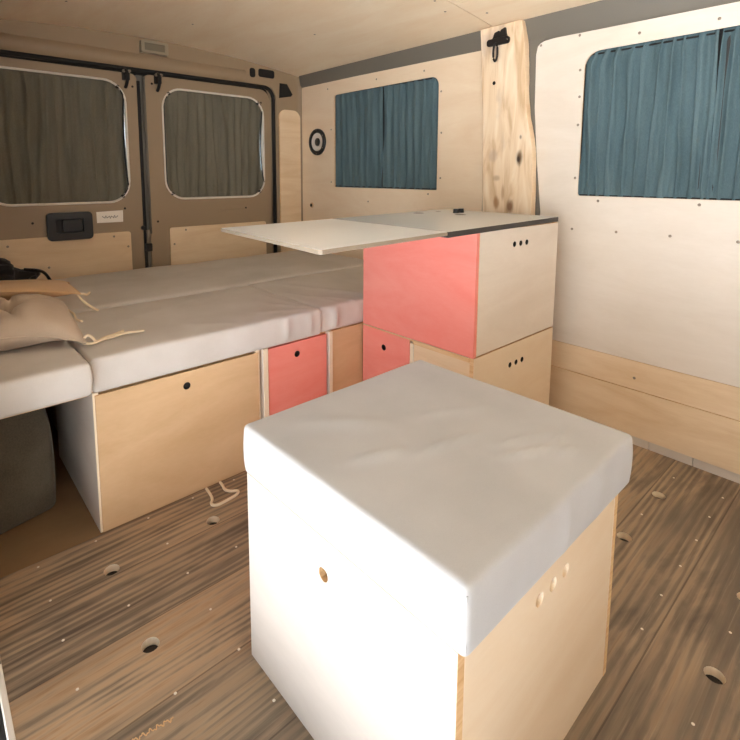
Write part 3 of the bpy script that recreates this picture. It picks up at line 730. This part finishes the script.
# bed boxes
def bed_box(name, label, x0, w, coral):
    s = thing(name, label, 'storage box', (x0, YB, 0)); d, h = .495, .3863
    if not coral:
        obj('side_panel', panel(B(), 'x', 0, T, .0045, d, 0, h), ['cream', 'cream_edge', 'dark'], s, bevel=.0012, label='whitish side panel')
        obj('side_panel', panel(B(), 'x', w - T, T, 0.004, d, 0, h), ['ply', 'cream_edge', 'dark'], s, bevel=.0012)
        obj('front_panel', panel(B(), 'y', 0, .0043, .005, w - T + .008, .002, h - .006, [circ(.247, .338, .0105, 18)]), ['ply_tan', 'ply_edge', 'dark'], s, bevel=.0012)
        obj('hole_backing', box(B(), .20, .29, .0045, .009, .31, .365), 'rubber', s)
    else:
        obj('side_panel', panel(B(), 'x', 0, .019, -.001, d, 0, h), ['cream', 'cream_edge', 'dark'], s, bevel=.0012)
        obj('divider', panel(B(), 'x', .273, .015, -.001, d, 0, h), ['cream', 'cream_edge', 'dark'], s, bevel=.0012)
        dr_ = obj('drawer', panel(B(), 'y', .004, T, .0205, .264, .004, h - .006, [circ(.136, .338, .0105, 18)]), ['coral', 'coral', 'dark'], s, bevel=.0012, label='coral drawer front')
        obj('drawer_box', box(B(), .026, .258, T + .0055, d - .03, .01, h - .03), 'dark', dr_)
        obj('front_panel', panel(B(), 'y', .006, T, .2885, w - T, .0, h - .002), ['ply_tan', 'ply_edge', 'dark'], s, bevel=.0012)
        obj('side_panel', panel(B(), 'x', w - T, T, 0.022, d, 0, h), ['ply', 'cream_edge', 'dark'], s, bevel=.0012)
    obj('back_panel', panel(B(), 'y', d - T, T, .02, w - T - .001, 0, h - .016), ['ply', 'ply_edge', 'dark'], s)
    obj('top_panel', panel(B(), 'z', h - .0145, .0145, .02, w - T - .001, T + .008, d - T), ['ply', 'ply_edge', 'dark'], s)
bed_box('bed_box', 'tan plywood bed box with one round hole below the left of the mattress', .3089, .491, False)
bed_box('bed_box', 'plywood bed box with a red drawer standing left of the coral cabinet', .8095, .4950, True)
# rear and left supports, hidden in the dark under the mattresses
s = thing('bed_platform', 'dark plywood base under the rear of the bed behind the front boxes', 'bed base', (.32, 1.86, 0))
obj('top_panel', box(B(), 0, 1.5, 0, .62, .370, .385), 'ply', s)
for k in range(3): obj('leg_panel', box(B(), .02 + .70 * k, .035 + .70 * k, .01, .61, 0.001, .3695), 'ply', s)
s = thing('bench_base', 'plywood bench board under the left cushion above the carpeted wheel arch', 'bench', (XL + .002, 1.315, 0))
obj('bench_top', box(B(), 0, .355, .03, 1.1, .3845, .3985), 'ply_tan', s)
for y in (.60, 1.08): obj('leg_panel', box(B(), .02, .34, y, y + .015, .002, .384), 'ply_tan', s)
# carpeted wheel arch
wa = cushion_bm(XL + .001, .246, 1.475, 1.90, .002, .340, r=.018, step=.025, seed=9.0, belly=.006)
for v in wa.verts:
    t = (v.co.z) / .345; v.co.x -= max(0, v.co.x - .0) * .10 * t ** 3; v.co.y += (.25 * v.co.x + .01 * t) * (1 if v.co.y < 1.6 else 0)
    v.co.x += .006 * nz(v.co.y * 6, v.co.z * 6, 2) if v.co.x > .1 else 0
wao = obj('wheel_arch', wa, 'carpet', smooth=True)
tag(wao, 'dark grey carpeted wheel arch in the shade under the left bench cushion', 'wheel arch')
obj('carpet_seam', tube(B(), spline([(.02, 1.482, .085), (.10, 1.500, .10), (.21, 1.530, .125)], 6), .003, 6), 'carpet', wao, smooth=True)

# mattress cushions
def wr_front(x, y):
    h = 0
    for a, b, amp, wd in (((.85, 1.42), (1.0, 1.36), .004, .012), ((.93, 1.50), (1.03, 1.36), .004, .012), ((.98, 1.62), (1.02, 1.40), .003, .014), ((.62, 1.45), (.72, 1.38), .003, .014), ((1.16, 1.70), (1.28, 1.38), .005, .016), ((1.22, 1.50), (1.30, 1.36), .005, .011), ((1.12, 1.48), (1.2, 1.36), .005, .011), ((1.08, 1.60), (1.14, 1.38), .003, .012), ((.45, 1.62), (.9, 1.76), .003, .02)):
        d, t = seg_d(x, y, a, b); h += amp * math.exp(-(d / wd) ** 2)
    return h - .003
ZB = .3866; ZM = .4829
m1 = obj('bed_cushion', cushion_bm(.310, 1.043, 1.340, 1.836, ZB, ZM, r=.011, step=.009, wr=wr_front, seed=1.1, belly=.004, fold=.013, foldfreq=22), 'mattress', smooth=True)
tag(m1, 'grey bed cushion at the front left of the bed above the tan box', 'mattress', 'bed cushions')
m2 = obj('bed_cushion', cushion_bm(1.0485, 1.835, 1.3515, 1.854, ZB, ZM, r=.011, step=.009, wr=wr_front, seed=6.4, belly=.004, fold=.013, foldfreq=30), 'mattress', smooth=True)
tag(m2, 'grey bed cushion under the table leaf behind the coral cabinet', 'mattress', 'bed cushions')
def wr_rear(x, y):
    d = y - (1.99 + .03 * (x - .7)); return .004 * math.exp(-(d / .012) ** 2) * (1 if .6 < x < 1.5 else .4) + .003 * nz(x * 6, y * 14, 4)
m3 = obj('bed_cushion', cushion_bm(.310, 1.832, 1.866, 2.49, ZB, ZM + .001, r=.012, step=.02, wr=wr_rear, seed=2.2, belly=.004, fold=.003), 'mattress', smooth=True)
tag(m3, 'long grey bed cushion lying across the back against the rear doors', 'mattress', 'bed cushions')
m4 = obj('bed_cushion', cushion_bm(XL + .004, .300, 1.305, 2.49, .399, ZM, r=.011, step=.018, seed=5.2, belly=.004, fold=.003), 'mattress', smooth=True)
tag(m4, 'grey bench cushion at the far left with the pads lying on it', 'mattress', 'bed cushions')

# ------------------------------------------------------------------ pads, cloth, cord
def pad_bm(w, d, ht, hb, tufts, seed, p=2.6, nu=64, pinch=.95, droop=.85):
    """tufted pad: a top and a bottom skin that meet in a piped seam drooping to the corners"""
    bm = B(); top = {}; bot = {}; rim = {}
    def bulge(u, v): return max(0, (1 - abs(u) ** p) * (1 - abs(v) ** p)) ** .5
    def crease(u, v):
        k = 1.0
        for (a, b) in tufts:
            q = math.hypot(u - a, v - b); k -= pinch * math.exp(-(q / .17) ** 2)
            for ang in (.2, .2 + PI / 2, .2 + PI, .2 - PI / 2):
                dx, dy = math.cos(ang), math.sin(ang); al = (u - a) * dx + (v - b) * dy; ac = abs(-(u - a) * dy + (v - b) * dx)
                if 0 < al < .7: k -= .5 * math.exp(-(ac / .045) ** 2) * (1 - al / .7)
        return max(k, .12) + .16 * nz(u * 2.2, v * 2.2, seed) + .05 * nz(u * 7, v * 7, seed)
    for i in range(nu + 1):
        for j in range(nu + 1):
            u, v = math.sin((i / nu * 2 - 1) * PI / 2), math.sin((j / nu * 2 - 1) * PI / 2)
            sx = u * w / 2 * (1 - .08 * (1 - v * v)); sy = v * d / 2 * (1 - .08 * (1 - u * u))
            sz = hb * (1 - droop * (abs(u) * abs(v)) ** 2.5)
            e = bulge(u, v)
            top[i, j] = bm.verts.new((sx, sy, sz + ht * e * crease(u, v)))
            edge = i in (0, nu) or j in (0, nu)
            bot[i, j] = top[i, j] if edge else bm.verts.new((sx, sy, sz * (1 - min(1, e * 1.25)) + .0004))
            if edge: rim[i, j] = Vector((sx, sy, sz))
    for i in range(nu):
        for j in range(nu):
            bm.faces.new((top[i, j], top[i + 1, j], top[i + 1, j + 1], top[i, j + 1]))
            try: bm.faces.new((bot[i, j], bot[i, j + 1], bot[i + 1, j + 1], bot[i + 1, j]))
            except ValueError: pass
    loop = [rim[i, 0] for i in range(2, nu - 1)] + [rim[nu, j] for j in range(2, nu - 1)] + [rim[i, nu] for i in range(nu - 2, 1, -1)] + [rim[0, j] for j in range(nu - 2, 1, -1)]
    return bm, loop
def make_pad(label, mat, loc, rot, w, d, ht, hb, tufts, seed, **kw):
    bm, loop = pad_bm(w, d, ht, hb, tufts, seed, **kw)
    o = obj('seat_pad', bm, mat, smooth=True, loc=loc); o.rotation_euler = [math.radians(a) for a in rot]
    tag(o, label, 'seat pad', 'seat pads on the bed')
    obj('piping', tube(B(), loop, .0028, 6, True), mat, o, smooth=True)
    for (a, b) in tufts: obj('tuft_button', disc(B(), 'z', (a * w / 2, b * d / 2, hb + ht * .12), .006, .004, 8), mat, o, smooth=True)
    return o
def ties(o, *lines):
    for l_ in lines: obj('tie_string', tube(B(), spline(l_), .0036, 7), 'rope', o, smooth=True, label='pale tie string')
p1 = make_pad('plump sand-coloured tufted seat pad on the left edge of the bed', 'pad', (.125, 1.665, ZM + .004), (0, 0, -6), .44, .41, .066, .050, [(.22, -.20), (-.40, -.20), (.22, .50)], 4.4)
ties(p1, [(.210, -.190, .008), (.226, -.185, .022), (.238, -.192, .016), (.246, -.20, .006), (.27, -.178, .006), (.30, -.165, .007), (.325, -.142, .006)],
     [(.214, -.198, .006), (.235, -.21, .005), (.262, -.195, .006), (.29, -.185, .006), (.32, -.178, .009), (.35, -.172, .006), (.375, -.175, .005)],
     [(.20, .15, .03), (.225, .10, .018), (.228, .06, .008), (.24, .03, .006)])
p2 = make_pad('flatter tan seat pad lying on the back of the plump tufted pad', 'pad_tan', (.175, 1.945, ZM + .070), (-6, 4, -8), .46, .42, .012, .028, [], 8.1, p=5.0, droop=.55)
ties(p2, [(.222, -.195, .012), (.240, -.19, .010), (.252, -.165, .004), (.262, -.15, .010)], [(.222, -.198, .012), (.238, -.215, -.01), (.262, -.212, -.03), (.282, -.19, -.045)])
# dark bundle of cloth behind
bc = B(); bmesh.ops.create_icosphere(bc, subdivisions=5, radius=1)
for v in bc.verts:
    n_ = v.co.normalized(); k = 1 + .22 * nz(n_.x * 2.2, n_.y * 2.2, n_.z * 2.2) + .10 * nz(n_.x * 6, n_.y * 6, n_.z * 6 + 3) + .05 * abs(nz(n_.x * 13, n_.y * 13, n_.z * 13))
    v.co = Vector((n_.x * .21 * k, n_.y * .10 * k, max(-.036, n_.z * .095 * k)))
bco = obj('folded_jacket', bc, 'black_cloth', smooth=True, loc=(.13, 2.30, ZM + .042))
tag(bco, 'crumpled black cloth lying behind the seat pads at the back of the bed', 'cloth')
obj('strap', tube(B(), spline([(.18, -.02, .05), (.24, -.04, .035), (.27, -.06, -.02), (.29, -.08, -.035)]), .006, 6), 'black_cloth', bco, smooth=True)
# loop of cord poking out from under the box
cd = tag(obj('cord_loop', tube(B(), spline([(.600, 1.338, .0045), (.596, 1.30, .0045), (.590, 1.278, .0045), (.582, 1.268, .0045), (.580, 1.256, .0045), (.592, 1.246, .0045), (.618, 1.247, .0045), (.646, 1.250, .0045), (.663, 1.258, .0045), (.664, 1.268, .0045), (.648, 1.280, .0045), (.640, 1.298, .0045), (.644, 1.320, .0045), (.646, 1.340, .0045)], 6), .0042, 8), 'rope', smooth=True), 'loop of cream cord lying on the floor in front of the tan bed box', 'cord')

# ------------------------------------------------------------------ outside
gd = B(); gd.faces.new([gd.verts.new(p) for p in ((-40, -40, -.62), (40, -40, -.62), (40, 40, -.62), (-40, 40, -.62))])
obj('ground', gd, 'ground', kind='structure')

# ------------------------------------------------------------------ light
w = bpy.data.worlds.new('sky'); bpy.context.scene.world = w; w.use_nodes = True
nt = w.node_tree; bg = nt.nodes['Background']
tc = nt.nodes.new('ShaderNodeTexCoord'); sx = nt.nodes.new('ShaderNodeSeparateXYZ'); rp = nt.nodes.new('ShaderNodeValToRGB')
nt.links.new(tc.outputs['Generated'], sx.inputs[0]); nt.links.new(sx.outputs[2], rp.inputs[0]); nt.links.new(rp.outputs[0], bg.inputs[0])
for i, (p_, v_) in enumerate(((0.0, 1.0), (0.10, 0.9), (0.28, 0.42), (0.6, 0.20))):
    e_ = rp.color_ramp.elements[i] if i < 2 else rp.color_ramp.elements.new(p_)
    e_.position = p_; e_.color = (v_ * .92, v_ * .97, v_ * 1.02, 1)
bg.inputs[1].default_value = 2.35
def portal(loc, rot, sx_, sy_):
    l = bpy.data.lights.new('portal', 'AREA'); l.shape = 'RECTANGLE'; l.size = sx_; l.size_y = sy_
    l.cycles.is_portal = True
    o = bpy.data.objects.new('portal', l); C.objects.link(o); o.location = loc; o.rotation_euler = rot; return o
portal((XL - .04, (OPEN0 + OPEN1) / 2, .66), (0, -PI / 2, 0), 1.75, OPEN1 - OPEN0)
sun = bpy.data.lights.new('sun', 'SUN'); sun.energy = 26.0; sun.angle = math.radians(3); sun.color = (.99, .98, .96)
so = bpy.data.objects.new('sun', sun); C.objects.link(so)
dvec = Vector((-.34, -.2, -.92)); so.rotation_euler = dvec.to_track_quat('-Z', 'Y').to_euler()

# ------------------------------------------------------------------ camera
f, yaw, pitch, roll, pcx, pcy, Hc = 499.555, .72199, .120304, .0016, 350.923, 235.024, .943
fw_ = Vector((math.sin(yaw) * math.cos(pitch), math.cos(yaw) * math.cos(pitch), -math.sin(pitch)))
r_ = Vector((math.cos(yaw), -math.sin(yaw), 0)); u_ = r_.cross(fw_)
r2 = r_ * math.cos(roll) + u_ * math.sin(roll); u2 = -r_ * math.sin(roll) + u_ * math.cos(roll)
cam = bpy.data.cameras.new('camera'); co = bpy.data.objects.new('camera', cam); C.objects.link(co)
mt = Matrix.Identity(4)
for i in range(3): mt[i][0], mt[i][1], mt[i][2] = r2[i], u2[i], -fw_[i]
mt.translation = (0, 0, Hc); co.matrix_world = mt
cam.sensor_width = 36; cam.lens = f / 740 * 36; cam.shift_x = (370 - pcx) / 740; cam.shift_y = (pcy - 370) / 740; cam.clip_start = .02
bpy.context.scene.camera = co
sc = bpy.context.scene
sc.view_settings.view_transform = 'Standard'; sc.view_settings.look = 'None'; sc.view_settings.exposure = 0.75; sc.view_settings.gamma = 1
sc.view_settings.use_curve_mapping = False
sc.cycles.max_bounces = 10; sc.cycles.diffuse_bounces = 8
